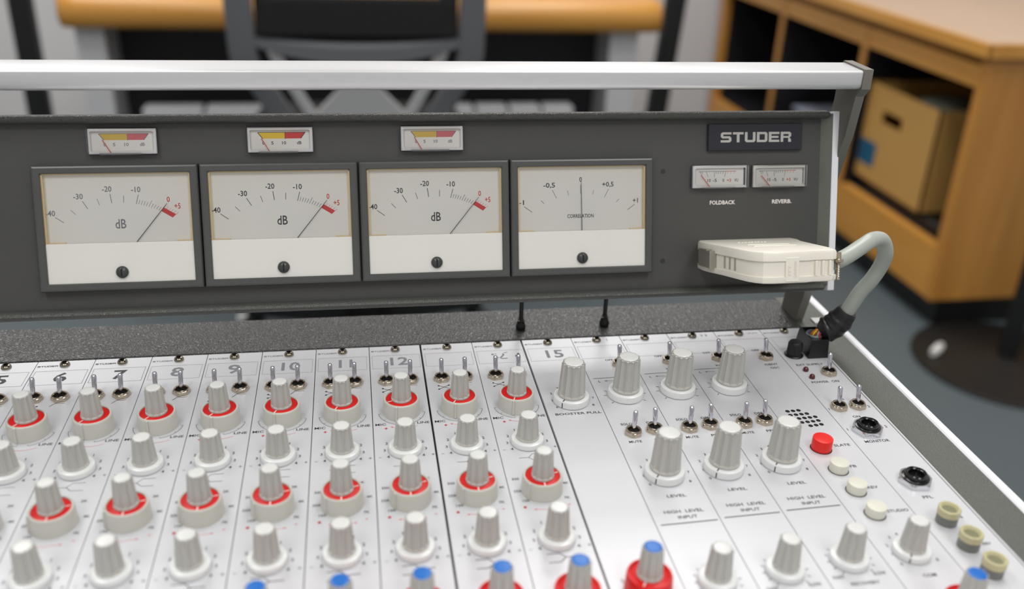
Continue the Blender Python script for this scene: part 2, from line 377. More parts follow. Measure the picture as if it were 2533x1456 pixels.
# round base and pole at the right
stand = thing('round_base_stand', 'black pole stand with a round base on the floor by the cabinet', 'stand', (1708, 1268, 0))
BASEM = mat('black_brown_base', (24, 22, 20), 0.5)
mb = MB(); mb.lathe([(212, 0), (215, 4), (212, 10), (60, 17), (30, 26)], 64); mb.build('round_base', BASEM, stand)
mb = MB(); mb.loft([[(q[0]+lx*z, q[1]+ly*z, z) for q in [(22*math.cos(t*math.pi/8), 22*math.sin(t*math.pi/8)) for t in range(16)]] for lx, ly, z in ((0, 0, 20), (0, 0, 720))]); mb.build('pole', POST, stand)
mb = MB(); mb.tube([(-26, -9, 0), (-12, -4, 0), (12, 4, 0), (26, 9, 0)], [8, 11, 11, 8], 12)
tag(mb.build('paper_scrap', mat('white_scrap', (222, 222, 220), 0.6), loc=(1556, 1318, 22), rot=(0, 0, .35)), 'small white scrap lying on the edge of the round black base', 'scrap')
mb = MB(); mb.tube([(-30, 0, 0), (-15, 3, 0), (15, -3, 0), (30, 0, 0)], [9, 13, 13, 9], 12)
tag(mb.build('floor_scrap', MATS['white_scrap'], loc=(-93, 1650, 13)), 'small pale scrap on the floor seen through the gap under the meter panel', 'scrap')

# ================================================================== CONSOLE
def zc(z): return z + H
con = thing('mixing_console_frame', 'dark grained console frame with aluminium edge that holds the channel strips', 'console', (0, 0, H))
XL = -34
mb = MB(); mb.box((XL, -420, -95), (470.5, 43, -3.0)); mb.build('chassis', BLACK, con)
mb = MB(); mb.M = Matrix.Identity(4); mb.box((XL, 0.6, -3), (449.5, 40.5, 0.2), 0.8); mb.build('vinyl_panel', VINYL, con)
mb = MB(); mb.box((448.9, -420, -3), (470.6, 43, 0.3), 0.5); mb.build('side_border', BORDER, con)
mb = MB(); mb.box((447.7, -420, -2), (448.7, 0, 0.35)); mb.build('inner_trim', ALU, con)
mb = MB(); mb.box((470.8, -420, -95), (476, 44, 0.8), 1.2); mb.build('edge_trim', EDGE, con)
mb = MB(); mb.box((459, 3, 0.3), (466, 10, 1.3)); mb.build('bracket', ALU, con)
st = thing('console_stand', 'black steel stand carrying the mixing console', 'stand', (0, 0, 0))
mb = MB(); mb.box((-20, -380, H-125), (440, 30, H-95.5)); mb.build('stand_top', POST, st)
for x in (-15, 400):
    for y in (-370, -10):
        mb = MB(); mb.box((x, y, 0), (x+30, y+30, H-125), 2); mb.build('leg', POST, st)

# ---- meshes shared by the controls
def flutes(n, depth, z0, z1):
    def rf(r, z, a):
        if z0 <= z <= z1:
            g = (.5+.5*math.cos(n*a))**.45; return r - depth*g*(1.0 if z < z1-.3 else .8)
        return r
    return rf
def cap_mesh(name, r0, r1, z0, z1, nf=11, lidmat=LID, bodymat=KNOB, lip=0.0):
    mb = MB(); n = nf*10; h = z1-z0
    d = r0*0.19
    prof = [(r0, z0), (r0, z0+h*.05), (r0*.995, z0+h*.07), (r0+(r1-r0)*.1, z0+h*.1), (r0+(r1-r0)*.5, z0+h*.5), (r0+(r1-r0)*.9, z0+h*.93), (r1*1.0, z0+h*.955)]
    mb.lathe(prof, n, rf=flutes(nf, d, z0+h*.065, z0+h*.96), cap=False)
    # scalloped rim
    mb.lathe([(r1, z0+h*.955), (r1*.97, z0+h*.975), (r1*.92, z0+h*.985), (r1*.87, z0+h*.98), (r1*.86, z0+h*.94), (r1*.7, z0+h*.94)], n, rf=lambda r, z, a: r-(d*(.5+.5*math.cos(nf*a))**1.1*(.75 if r > r1*.95 else .5) if r > r1*.88 else 0), cap=False)
    me = mb.mesh(name, [bodymat], 40)
    mb = MB(); mb.lathe([(r1*.825, z0+h*.93), (r1*.825, z0+h*.992), (r1*.79, z1), (r1*.62, z1+h*.003), (r1*.3, z1+h*.005), (0.05, z1+h*.006)], 32)
    return me, mb.mesh(name+'_lid', [lidmat], 50)
CAP_D, LID_D = cap_mesh('knob_cap', 5.2, 4.15, 8.0, 21.9)
CAP_S, LID_S = cap_mesh('knob_cap', 5.7, 4.5, 3.0, 16.2)
CAP_T, LID_T = cap_mesh('knob_cap', 5.5, 4.4, 3.0, 17.2)
CAP_L, LID_L = cap_mesh('knob_cap', 7.3, 6.1, 4.2, 24.0, 12)
CAP_B, LID_B = cap_mesh('knob_cap', 5.2, 4.2, 8.0, 22.0, lidmat=BLUE)
def skirt_mesh(m):
    mb = MB(); mb.lathe([(9.6, 0), (9.6, .5), (9.2, 7.6), (9.05, 8.1), (8.75, 8.4), (8.2, 8.4), (8.0, 8.2), (7.95, 7.2), (0.1, 7.2)], 56)
    mb.loft([[(9.0, -.6, .3), (10.35, -.45, .3), (10.35, .45, .3), (9.0, .6, .3)], [(8.7, -.5, 8.55), (9.75, -.4, 8.3), (9.75, .4, 8.3), (8.7, .5, 8.55)]])
    return mb.mesh('knob_skirt', [m], 40)
SK, SKR = skirt_mesh(SKIRT), skirt_mesh(RED)
def dial_mesh(second=None):
    mb = MB(); mb.lathe([(7.9, 7.3), (7.9, 7.75), (7.7, 7.85), (0.1, 7.85)], 48)
    mb.mi = 1; mb.line([(5.1, 0), (7.6, 0)], .42, 7.9)
    if second: q = math.radians(second); mb.line([(5.1*math.cos(q), 5.1*math.sin(q)), (7.6*math.cos(q), 7.6*math.sin(q))], .36, 7.9)
    return mb.mesh('red_dial', [RED, WHITEINK])
RD = dial_mesh(); RDC = dial_mesh(106)
def flange_mesh(r, h, lined=False):
    mb = MB(); mb.lathe([(r, 0.2), (r, h*.72), (r-.25, h*.92), (r-.8, h), (r-2.2, h+.12), (0.1, h+.12)], 56)
    if lined:
        mb.mi = 1; w_ = .28
        mb.add([(r+.03, -w_, .3), (r+.03, w_, .3), (r+.03, w_, h*.75), (r+.03, -w_, h*.75)], [(0, 1, 2, 3)])
        mb.add([(r+.03, -w_, h*.75), (r+.03, w_, h*.75), (r-.75, w_, h+.06), (r-.75, -w_, h+.06)], [(0, 1, 2, 3)])
        mb.add([(r-.75, -w_, h+.06), (r-.75, w_, h+.06), (r-2.8, w_, h+.18), (r-2.8, -w_, h+.18)], [(0, 1, 2, 3)])
    return mb.mesh('knob_flange', [FLANGE, INK], 40)
FL_S = flange_mesh(8.1, 2.9); FL_SL = flange_mesh(8.0, 2.9, True); FL_L = flange_mesh(9.6, 3.9); FL_LL = flange_mesh(9.6, 3.9, True)
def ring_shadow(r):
    mb = MB(); mb.lathe([(r, 0.02), (r, .2), (r-1, .22)], 40, cap=True); return mb.mesh('knob_shadow', [BLACK])  # black ring stands in for the shade under the flange
SHADOW_S = ring_shadow(7.7); SHADOW_L = ring_shadow(9.2)
def toggle_meshes():
    mb = MB()
    hexr = 4.75
    def hx(r, z): return [(r*math.cos(math.radians(60*i+12)), r*math.sin(math.radians(60*i+12)), z) for i in range(6)]
    # hexagonal nut with chamfered top
    n = 48
    def hexrad(a, R): 
        t = (math.degrees(a)-12) % 60 - 30; return R*math.cos(math.radians(30))/math.cos(math.radians(t))
    mb.lathe([(1, 0.0), (1, 1.3), (.93, 2.0), (.9, 2.2)], n, rf=lambda r, z, a: (hexrad(a, hexr) if z < 1.4 else min(hexrad(a, hexr), hexr*.9) if z < 2.1 else hexr*.84), cap=False)
    mb.lathe([(4.0, 2.2), (3.75, 2.75), (3.2, 2.8), (2.9, 2.4), (2.85, 0.6)], n, cap=False)
    mb.mi = 1; mb.lathe([(2.86, 1.0), (0.05, 0.9)], n, cap=False)
    nut = mb.mesh('toggle_nut', [NICKEL, HOLE], 25)
    mb = MB(); mb.lathe([(1.0, -.4), (1.02, .8), (1.08, .9), (1.3, 7.6), (1.34, 9.3), (1.28, 10.1), (1.0, 10.7), (.55, 11.0), (.05, 11.08)], 20)
    return nut, mb.mesh('toggle_lever', [CHROME], 60)
NUT, LEVER = toggle_meshes()
def screw_mesh():
    mb = MB(); mb.lathe([(2.7, 0), (2.7, .4), (2.5, 1.1), (2.0, 1.7), (1.35, 2.0)], 28, cap=False)
    mb.mi = 1; mb.lathe([(1.35, 2.0), (1.3, .9), (.05, .9)], 6, cap=False)
    mb.mi = 0; mb.lathe([(2.0, 1.7), (1.35, 1.98)], 28, cap=False)
    return mb.mesh('screw', [STEEL, HOLE], 45)
SCREW = screw_mesh()
def toggle(par, x, y, lx=0.0):
    n = put('toggle_switch', NUT, par, (x, y, 0)); put('toggle_lever', LEVER, n, (0, 0, 1.0), (math.radians(-19), math.radians(lx), 0)); return n
R_ = math.radians
def dual(par, x, y, rib, wl, red=False, blue=False, two=False):
    k = put('dual_knob', SKR if red else SK, par, (x, y, 0.05), (0, 0, R_(rib)))
    put('red_dial', RDC if two else RD, k, (0, 0, 0), (0, 0, R_(wl-rib)))
    put('knob_cap', CAP_B if blue else CAP_D, k, (0, 0, 0), (0, 0, R_(random.uniform(0, 30)-rib)))
    l = put('cap_lid', LID_B if blue else LID_D, k)
    if blue: l['label'] = 'blue cap lid'
    return k
def single(par, x, y, kind='S', line=None):
    fl = {'S': FL_S, 'T': FL_S, 'L': FL_L}[kind] if line is None else {'S': FL_SL, 'T': FL_SL, 'L': FL_LL}[kind]
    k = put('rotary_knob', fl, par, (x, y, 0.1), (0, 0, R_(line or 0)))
    put('knob_shadow', SHADOW_L if kind == 'L' else SHADOW_S, k, (0, 0, -.1))
    put('knob_cap', {'S': CAP_S, 'T': CAP_T, 'L': CAP_L}[kind], k, (0, 0, 0), (0, 0, R_(random.uniform(0, 30))))
    put('cap_lid', {'S': LID_S, 'T': LID_T, 'L': LID_L}[kind], k)
    return k

PW = 30.0; YB = -415
def plate(par, w_=29.6, holes=None, y0=YB):
    mb = MB(); mb.box((0.2, y0, -2.4), (w_+.2, -0.4, 0.0), 0.0)
    return mb.build('faceplate', [PLATE], par)
def common_print(mb, num, grey):
    mb.mi = 1 if not grey else 1
    mark(mb, 1.0, -6.5, 10.6, 1.45)
    mb.line([(1.5, -11.2), (28.3, -11.2), (28.3, -25.8), (1.5, -25.8), (1.5, -11.2)], .12)
    if num == '14':
        mb.mi = 1
        for q in ((10.4, -15.6, .9), (12.2, -15.2, .5), (13.2, -19.5, .5)): mb.disc(q[0], q[1], q[2], n=7)
        mb.line([(14.2, -20.3), (16.8, -16.4), (16.2, -15.2)], .8); mb.line([(14.6, -20.8), (18.4, -20.9)], .7); mb.line([(17, -14.2), (19.2, -14.0)], .5)
        mb.mi = 0; mb.disc(24.6, -18.6, 1.5, n=9); mb.disc(25.4, -16.2, .9, n=7)
    elif num:
        mb.mi = 1 if grey else 0
        mb.text(num, 16.0 if len(num) == 1 else 16.6, -18.0, 9.4 if len(num) == 1 else 8.8, 6.8 if len(num) == 1 else (7.6 if num == '11' else 10.2), bold=.02)
def bnums(mb, cy, h=2.0):
    for t, x, y in (('1', 10.3, 11.4), ('2', 6.2, 6.2), ('3', 5.0, .4), ('4', 6.6, -5.0), ('1', 19.7, 11.4), ('2', 23.8, 6.2), ('3', 24.9, .2), ('4', 23.4, -5.2)):
        mb.text(t, x, cy+y, h)
    mb.line([(2.1, cy-5.4), (3.4, cy-5.4)], .22); mb.line([(27.2, cy-5.2), (28.8, cy-5.2)], .22); mb.line([(28, cy-6.0), (28, cy-4.4)], .22)
def arrow(mb, x0, y0, x1, y1, w_=.2, hd=1.5, bow=0.0):
    n = 8; pts = [(x0+(x1-x0)*i/n, y0+(y1-y0)*i/n-bow*math.sin(math.pi*i/n)) for i in range(n+1)]
    mb.line(pts, w_)
    dx, dy = pts[-1][0]-pts[-2][0], pts[-1][1]-pts[-2][1]; l = math.hypot(dx, dy); dx /= l; dy /= l
    mb.add([(x1+dx*hd, y1+dy*hd, .06), (x1-dy*hd*.3, y1+dx*hd*.3, .06), (x1+dy*hd*.3, y1-dx*hd*.3, .06)], [(0, 1, 2)])

def channel_print(par, num, grey):
    mb = MB(); common_print(mb, num, grey)
    mb.mi = 0
    if num == '':
        pass
    for a, b in (((6.3, -47.3), (11.9, -50.3)), ((6.3, -50.8), (11.9, -47.2))):
        mb.line([a, b], .26); mb.disc(*a, .55); mb.disc(*b, .55)
    mb.line([(17.9, -48), (19.9, -45.2), (24.8, -45.2)], .26)
    for a0, a1 in ((186, 258), (282, 354)): mb.arc(15, -71, 11.9, a0, a1, .16)
    for a in (186, 218, 258, 282, 322, 354):
        t = R_(a); k = -1.1; mb.line([(15+11.9*math.cos(t), -71+11.9*math.sin(t)), (15+(11.9+k)*math.cos(t), -71+(11.9+k)*math.sin(t))], .14)
    mb.text('MIC', 3.9, -82.0, 1.95, 5.4); mb.text('LINE', 25.4, -82.0, 1.95, 6.2)
    mb.mi = 2
    mb.line([(5.6, -85.8), (7.4, -85.8)], .4); mb.line([(6.5, -86.7), (6.5, -84.9)], .4)
    arrow(mb, 22.3, -84.6, 10.0, -85.0, .15, 1.5, 1.6)
    mb.mi = 0; bnums(mb, -105)
    mb.line([(21.1, -115), (15.6, -115), (13.4, -117.9), (15.8, -120.6), (21.1, -120.6)], .2); mb.line([(13.4, -117.9), (8.6, -117.9)], .2)
    for t, x, y in (('500', 4.2, -134), ('250', 3.6, -143.1), ('150', 6.4, -150.4), ('2K', 23.6, -128.5), ('4K', 27.0, -139.4), ('7K', 25.4, -150.1)):
        mb.text(t, x, y, 1.7)
    mb.mi = 2
    mb.line([(4.4, -155), (6.0, -155)], .4); mb.line([(5.2, -155.8), (5.2, -154.2)], .4); mb.line([(4.6, -155.6), (5.8, -154.4)], .25); mb.line([(4.6, -154.4), (5.8, -155.6)], .25)
    arrow(mb, 15, -157.6, 10.2, -157.0, .16, 1.5); arrow(mb, 15, -157.6, 20.2, -157.0, .16, 1.5)
    mb.line([(24.8, -155), (26.0, -155)], .35)
    mb.mi = 0; bnums(mb, -177.4)
    mb.line([(8.9, -186.4), (14.1, -186.2), (16.6, -188.9), (22.3, -188.7)], .34); mb.line([(8.8, -191.6), (13.8, -191.6), (16.6, -188.9)], .34)
    bnums(mb, -216)
    mb.build('printed_markings', [INK, GREYINK if grey else INK, REDINK], par)

PROTO = []
specs = {5: ('5', 0), 6: ('6', 0), 7: ('7', 0), 8: ('8', 1), 9: ('9', 1), 10: ('10', 1), 11: ('11', 1), 12: ('12', 1), 13: ('', 1), 14: ('14', 1)}
wlA = {5: 235, 6: 235, 7: 232, 8: 235, 9: 237, 10: 245, 11: 243, 12: 200, 13: 240, 14: 250}
chan_label = {5: 'silver channel strip numbered 5, cut off at the left edge', 13: 'silver channel strip with a blank number box between strips 12 and 14', 14: 'silver channel strip with a half rubbed out number next to strip 15'}
for n in range(5, 15):
    num, grey = specs[n]
    lab = chan_label.get(n, 'silver channel strip marked with the number %s below its screw' % num)
    t = thing('channel_strip', lab, 'mixer module', ((n-6)*PW, 0, H), group='input channel strips of the console')
    w_ = 29.6
    if n in (12, 14): w_ = 28.9
    plate(t, w_); channel_print(t, num, grey)
    put('screw', SCREW, t, (14.9, -4.9, 0), (0, 0, random.random()))
    toggle(t, 8.6, -40.6); toggle(t, 21.5, -40.4)
    dual(t, 15, -71, 252, wlA[n]); 
    single(t, 15, -105, 'S')
    dual(t, 15, -143.2, 222 if n > 9 else 210, 268, two=True)
    single(t, 15, -177.4, 'T')
    if n >= 10: dual(t, 15, -215.5, 250, 235, red=True, blue=True)

def ticks(mb, cx, cy, r, angs, w_=.28, l=1.6):
    for a in angs:
        t = R_(a); mb.line([(cx+r*math.cos(t), cy+r*math.sin(t)), (cx+(r+l)*math.cos(t), cy+(r+l)*math.sin(t))], w_)
def scale8(mb, cx, cy, dx=0):
    for t, x, y in (('0', -8.9, -6.6), ('1', -10.2, .2), ('2', -9.4, 7.2), ('3', -4.9, 12.2), ('4', -.5, 14), ('5', 4.5, 12.2), ('6', 10, 7), ('7', 12.3, .8), ('8', 10.8, -6.2)):
        mb.text(t, cx+x, cy+y, 1.8)

# strip 15
t = thing('channel_strip', 'silver strip numbered 15 with the booster pull knob and a blue topped red knob', 'mixer module', (9*PW, 0, H))
plate(t); mb = MB(); common_print(mb, '15', 1); mb.mi = 0
mb.text('BOOSTER PULL', 16.2, -82.0, 2.0, 24.5); scale8(mb, 15.2, -68.5); bnums(mb, -211.5)
mb.build('printed_markings', [INK, GREYINK, REDINK], t)
put('screw', SCREW, t, (15.0, -4.9, 0)); single(t, 15, -69.5, 'L', 228); dual(t, 15, -211.5, 250, 235, red=True, blue=True)

# strips 16-18, high level inputs
for i, n in enumerate((16, 17, 18)):
    t = thing('channel_strip', 'unnumbered silver high level input strip, %s of the three' % ('leftmost', 'middle', 'rightmost')[i], 'mixer module', ((n-6)*PW, 0, H), group='high level input strips')
    plate(t); mb = MB(); common_print(mb, '', 1); mb.mi = 1
    if n == 16: mb.text('1', 21.5, -4.2, 2.6)
    if n == 18: mb.text('3 3', 22.5, -4.2, 2.6)
    dy = (0, 2.2, 4.2)[i]; yk = (-67.0, -65.5, -64.5)[i]; yl = (-138.5, -137, -135.5)[i]; yd = (-210, -208, -205)[i]
    mb.mi = 0
    mb.text('OFF', 16.5, -28.5+dy*.7, 1.9, 4.6); mb.text('IN', 18.0, -42.9+dy*.5, 1.9)
    mb.line([(2.4, -48.4+dy), (27.5, -47.6+dy)], .32); mb.text('L', 5.1, -51.6+dy, 1.9); mb.text('R', 26.5, -51.6+dy, 1.9); arrow(mb, 14, -51.5+dy, 9.4, -51.4+dy, .18, 1.6)
    ticks(mb, 15.6, yk, 10.2, (128, 152, 176, 218, 52, 28, 4, -34))
    mb.text('SOLO', 8.6, -94.6+dy*.6, 1.95, 6.2); mb.text('OFF', 21.5, -94.4+dy*.6, 1.95, 4.8); mb.text('MUTE', 8.9, -110.4+dy*.4, 1.95, 6.6); mb.text('PFL', 21.5, -110.0+dy*.4, 1.95, 4.8)
    scale8(mb, 14.9, yl); mb.text('LEVEL', 15.7, -154.6+dy*.7, 2.0, 9.2)
    mb.text('HIGH  LEVEL', 15.4, -165.6+dy*.7, 2.1, 18.5); mb.text('INPUT', 16.0, -169.6+dy*.7, 2.1, 9.0)
    mb.line([(2.2, -174+dy*.8), (28.6, -173.2+dy*.8)], .5)
    ticks(mb, 15, yd, 8.8, (130, 155, 180, 205, 228, 50, 25, 0, -25, -48), .35, 1.3)
    if n > 16: mb.text('FAST', 5.6, yd-9.2, 1.9, 5.0); mb.text('SLOW', 23.8, yd-8.8, 1.9, 5.6)
    if n == 18: mb.text('RECOVERY', 15.0, yd-13.6, 1.9, 12.5)
    mb.build('printed_markings', [INK, GREYINK, REDINK], t)
    put('screw', SCREW, t, (15.0, -4.5, 0), (0, 0, random.random())); toggle(t, 21.2, -34.5+dy*.3)
    single(t, 15.6, yk, 'L'); toggle(t, 9.8, -103.2+dy*.5, 8); toggle(t, 21.5, -101.6+dy*.4, 2)
    single(t, 14.9, yl, 'L', 228); single(t, 14.6, yd, 'T')
# strip 19
t = thing('channel_strip', 'silver strip with speaker grille, red slate button and three ivory buttons', 'mixer module', (13*PW, 0, H))
mb = MB(); mb.box((.2, YB, -2.4), (29.8, -.4, 0)); pl = mb.build('faceplate', [PLATE], t)
mb = MB(); common_print(mb, '', 1); mb.mi = 1; mb.text('1.169.510', 22.8, -4.2, 1.5, 9)
mb.mi = 0; mb.text('OFF', 17.2, -25.4, 1.9, 4.8); mb.text('IDENT', 19.9, -42.6, 2.0, 8.0); mb.text('OSC', 20.5, -46.6, 2.0, 5.4)
mb.text('SLATE', 22.4, -124.6, 2.0, 8.6); mb.text('FB', 19.3, -142.1, 2.0, 3.4); mb.text('REV', 20.4, -158.9, 2.0, 5.4); mb.text('STUDIO', 23.2, -176.5, 2.0, 10.5)
for a, x, y in (('0', 6, -209.9), ('1', 5.1, -203.6), ('2', 5.8, -198.2), ('3', 9.6, -193.4), ('4', 13.9, -191.7), ('8', 22.8, -209.1)): mb.text(a, x, y, 1.7)
mb.text('COM', 14.2, -217.5, 2.0, 6)
mb.build('printed_markings', [INK, GREYINK, REDINK], t)
mb = MB()
for c_, r_ in ((11.2, 3), (14.5, 4), (17.8, 5), (21.1, 4), (7.9, 3)) if False else (): pass
for k, (x, ys) in enumerate(((7.9, (-92.4+.0, -96.0, -99.4)), )): pass
for i, col in enumerate(((-91.8, -95.5, -99.2), (-91.7, -95.4, -99.1, -102.8), (-91.5, -95.2, -98.9, -102.6, -106.3), (-95.0, -98.7, -102.4, -106.0), (-98.4, -102.0, -105.6))):
    for y in col: mb.lathe([(1.25, .03), (1.2, .05)], 16, ((8.0+i*3.15)+ (3.2 if 0 else 0), y))
mb.build('speaker_grille', [HOLE], t)
put('screw', SCREW, t, (15.2, -4.3, 0)); toggle(t, 19.8, -34.9)
def button(par, x, y, r, h, m, name='push_button', lab=None):
    mb = MB(); mb.mi = 1; mb.lathe([(r+.45, .02), (r+.4, .12), (r-.2, .14)], 32); mb.mi = 0
    mb.lathe([(r, 0.1), (r, h-.35), (r-.15, h-.1), (r-.45, h)], 32); o = mb.build(name, [m, HOLE], par, (x, y, 0))
    if lab: o['label'] = lab
    return o
button(t, 10.4, -126.2, 5.0, 6.4, BTNRED, lab='red push button')
for x, y in ((10.6, -144.2), (11.2, -160.6), (11.5, -177.6)): button(t, x, y, 4.5, 4.8, BTN)
single(t, 14.0, -203.5, 'T', 235)
# strip 20
t = thing('channel_strip', 'rightmost silver strip with power switch, cable socket and two headphone jacks', 'mixer module', (14*PW, 0, H))
mb = MB(); mb.box((.2, YB, -2.4), (27.4, -.4, 0)); mb.build('faceplate', [PLATE], t)
mb = MB(); mb.mi = 1; mark(mb, 1.0, -5.8, 10.6, 1.45)
mb.line([(3, -11), (27, -11), (27, -25.5), (3, -25.5), (3, -11)], .12)
mb.mi = 0; mb.text('EXT SUPPLY', 12.7, -45.0, 2.1, 16.5); mb.text('POWER  ON', 12.9, -64.5, 2.1, 16.5)
for a, x, y in (('1', 1.6, -92), ('2', 24.7, -91.6), ('1', 2.2, -111.5), ('2', 23.9, -111)): mb.text(a, x, y, 2.0)
mb.text('PH', 12.8, -83.4, 2.0); mb.text('ON', 12.9, -100.5, 2.0); mb.text('MONITOR', 12.4, -123.1, 2.2, 13.5); mb.text('PFL', 12.7, -168.9, 2.1, 5)
mb.text('FB', 19.5, -184.1, 1.8); mb.text('REV', 20.5, -202.2, 1.8)
mb.build('printed_markings', [INK, GREYINK, REDINK], t)
put('screw', SCREW, t, (15.0, -4.0, 0)); toggle(t, 19.3, -55.7, 3); toggle(t, 7.5, -91.3, 3); toggle(t, 18.5, -90.9, 3)
for x, y in ((7.1, -51.6), (7.1, -59.8)):
    mb = MB(); mb.lathe([(1.65, 0), (1.65, .9), (1.45, 1.7), (.9, 2.3), (.05, 2.55)], 20); mb.build('indicator_lamp', [LEDM], t, (x, y, 0))
mb = MB(); mb.lathe([(5.6, 0), (5.6, .5), (4.9, .9), (4.6, 1.0)], 36); mb.lathe([(4.3, 1.0), (4.15, 7.6), (3.6, 8.8), (3.4, 9.0), (.05, 9.2)], 72, rf=lambda r, z, a: r*(1+(.025*math.cos(36*a) if 1.05 < z < 7.8 or z == 1.0 else 0)))
mb.build('fuse_cap', [BLACK], t, (8.2, -33.0, 0))
# jacks
for x, y in ((12.0, -113.5), (13.0, -157.0)):
    mb = MB()
    R0 = 8.3
    def hexr(a, R): q = (math.degrees(a)+8) % 60-30; return R*math.cos(R_(30))/math.cos(R_(q))
    mb.lathe([(1, 0), (1, 1.9), (.93, 2.7)], 48, rf=lambda r, z, a: hexr(a, R0) if z < 2 else min(hexr(a, R0), R0*.9))
    j = mb.build('jack_socket', [mat('bright_nut', (222, 222, 226), 0.22, 1.0)], t, (x, y, 0), ang=25)
    mb = MB(); mb.lathe([(6.4, 2.6), (6.4, 3.1), (5.4, 3.3), (5.2, 3.4), (5.1, 5.0), (4.7, 5.4), (4.1, 5.2), (3.5, 4.6), (3.3, 2.0), (3.2, 1.0)], 40, cap=False)
    mb.lathe([(3.3, 2.9), (0.05, 2.85)], 32, cap=False); mb.build('socket_collar', [mat('glossy_black', (12, 12, 13), 0.15)], j)
for y in (-186.5, -203.0, -219.5):
    mb = MB(); mb.lathe([(4.6, 0.1), (4.6, 5.0)], 32); b_ = mb.build('square_lamp_button' if False else 'lamp_button', [mat('button_shaft', (112, 114, 110), 0.4)], t, (11.0, y, 0))
    mb = MB(); mb.lathe([(4.9, 4.6), (4.9, 7.6), (4.5, 8.1), (3.9, 8.0), (3.2, 7.1), (3.0, 6.7)], 32, cap=False); mb.build('button_rim', [OLIVE], b_)
    mb = MB(); mb.lathe([(3.2, 6.7), (3.1, 6.8)], 24); mb.build('button_core', [OLIVEC], b_)
dual(t, -15.5, -241, 250, 235, red=True, blue=True)
# cable socket block, black
mb = MB()
def sq(x0, x1, y0, y1, z): return [(x0, y0, z), (x1, y0, z), (x1, y1, z), (x0, y1, z)]
mb.loft([sq(14.8, 27.0, -38.6, -19.5, 0.1), sq(15.8, 26.4, -37.6, -20.5, 11.6), sq(16.6, 25.6, -36.8, -21.4, 11.9), sq(17.2, 25.0, -36.2, -22.0, 9.0)]); mb.build('cable_socket', [BLACK], t)

# ================================================================== METER BRIDGE
vv = Vector((0, 0.3029, 0.9530)); nn = Vector((0, -0.9530, 0.3029)); xx = Vector((1, 0, 0))
BM = Matrix(((xx.x, vv.x, nn.x, 0), (xx.y, vv.y, nn.y, -21.8*S), (xx.z, vv.z, nn.z, (38.7+H)*S), (0, 0, 0, 1)))
br = thing('meter_bridge', 'charcoal meter panel with four large dials, handle bar and side arm above the channel strips', 'meter bridge')
br.matrix_world = BM
XB = -60
mb = MB(); mb.box((XB, 2, -30), (447, 96, -6.3)); mb.build('housing', [BLACK], br)
mb = MB(); mb.box((XB, 1, -6.3), (444, 99.5, -6.0)); mb.build('face_panel', [FACE], br)
mb = MB(); mb.loft([[(443.2, 1, -6.2), (447.8, 1, -0.2), (447.8, 1, -8)], [(443.2, 100, -6.2), (447.8, 100, -0.2), (447.8, 100, -8)]]); mb.build('side_return', [mat('side_return_grey', (120, 122, 115), 0.35, 0.3)], br)
mb = MB(); mb.box((447.9, -2.4, -30), (451.9, 101.3, 0), 0.4); mb.build('end_plate', [EDGE], br)
def roll(yc, zc_, ry, rz, name):
    mb = MB(); n = 16
    ring = lambda x, k=1.0: [(x, yc+k*ry*math.cos(2*math.pi*i/n), zc_+k*rz*math.sin(2*math.pi*i/n)) for i in range(n)]
    mb.loft([ring(XB), ring(444.6), ring(446.2, .7)]); return mb.build(name, [VINYL2], br)
VINYL2 = mat('black_roll_vinyl', (76, 77, 74), 0.26, bump=('leather', 1900, 0.7))
roll(99.6, -3.2, 2.4, 4.2, 'upper_vinyl_edge'); roll(-.4, -3.2, 2.5, 4.6, 'lower_vinyl_edge')
for p in ((348.3, 68.6), (348.5, 17.5)):
    mb = MB(); mb.lathe([(1.5, 0), (1.4, .12)], 16, p); mb.build('panel_plug', [mat('dark_plug', (48, 48, 47), 0.5)], br, (0, 0, -6.0))
# badge
mb = MB(); mb.box((374.2, 79.8, -6.0), (430.8, 94.8, -3.6), .4); bd = mb.build('badge_plate', [BADGE], br)
mb = MB(); mark(mb, 381.4, 84.4, 42.6, 5.7, -3.5); mb.build('badge_lettering', [SILVERINK], bd)
mb = MB(); mb.text('FOLDBACK', 384.1, 50.4, 2.25, 15.4, z=-5.9, bold=.03); mb.text('REVERB.', 420.4, 50.3, 2.25, 12, z=-5.9, bold=.03); mb.build('panel_lettering', [WHITEINK], br)

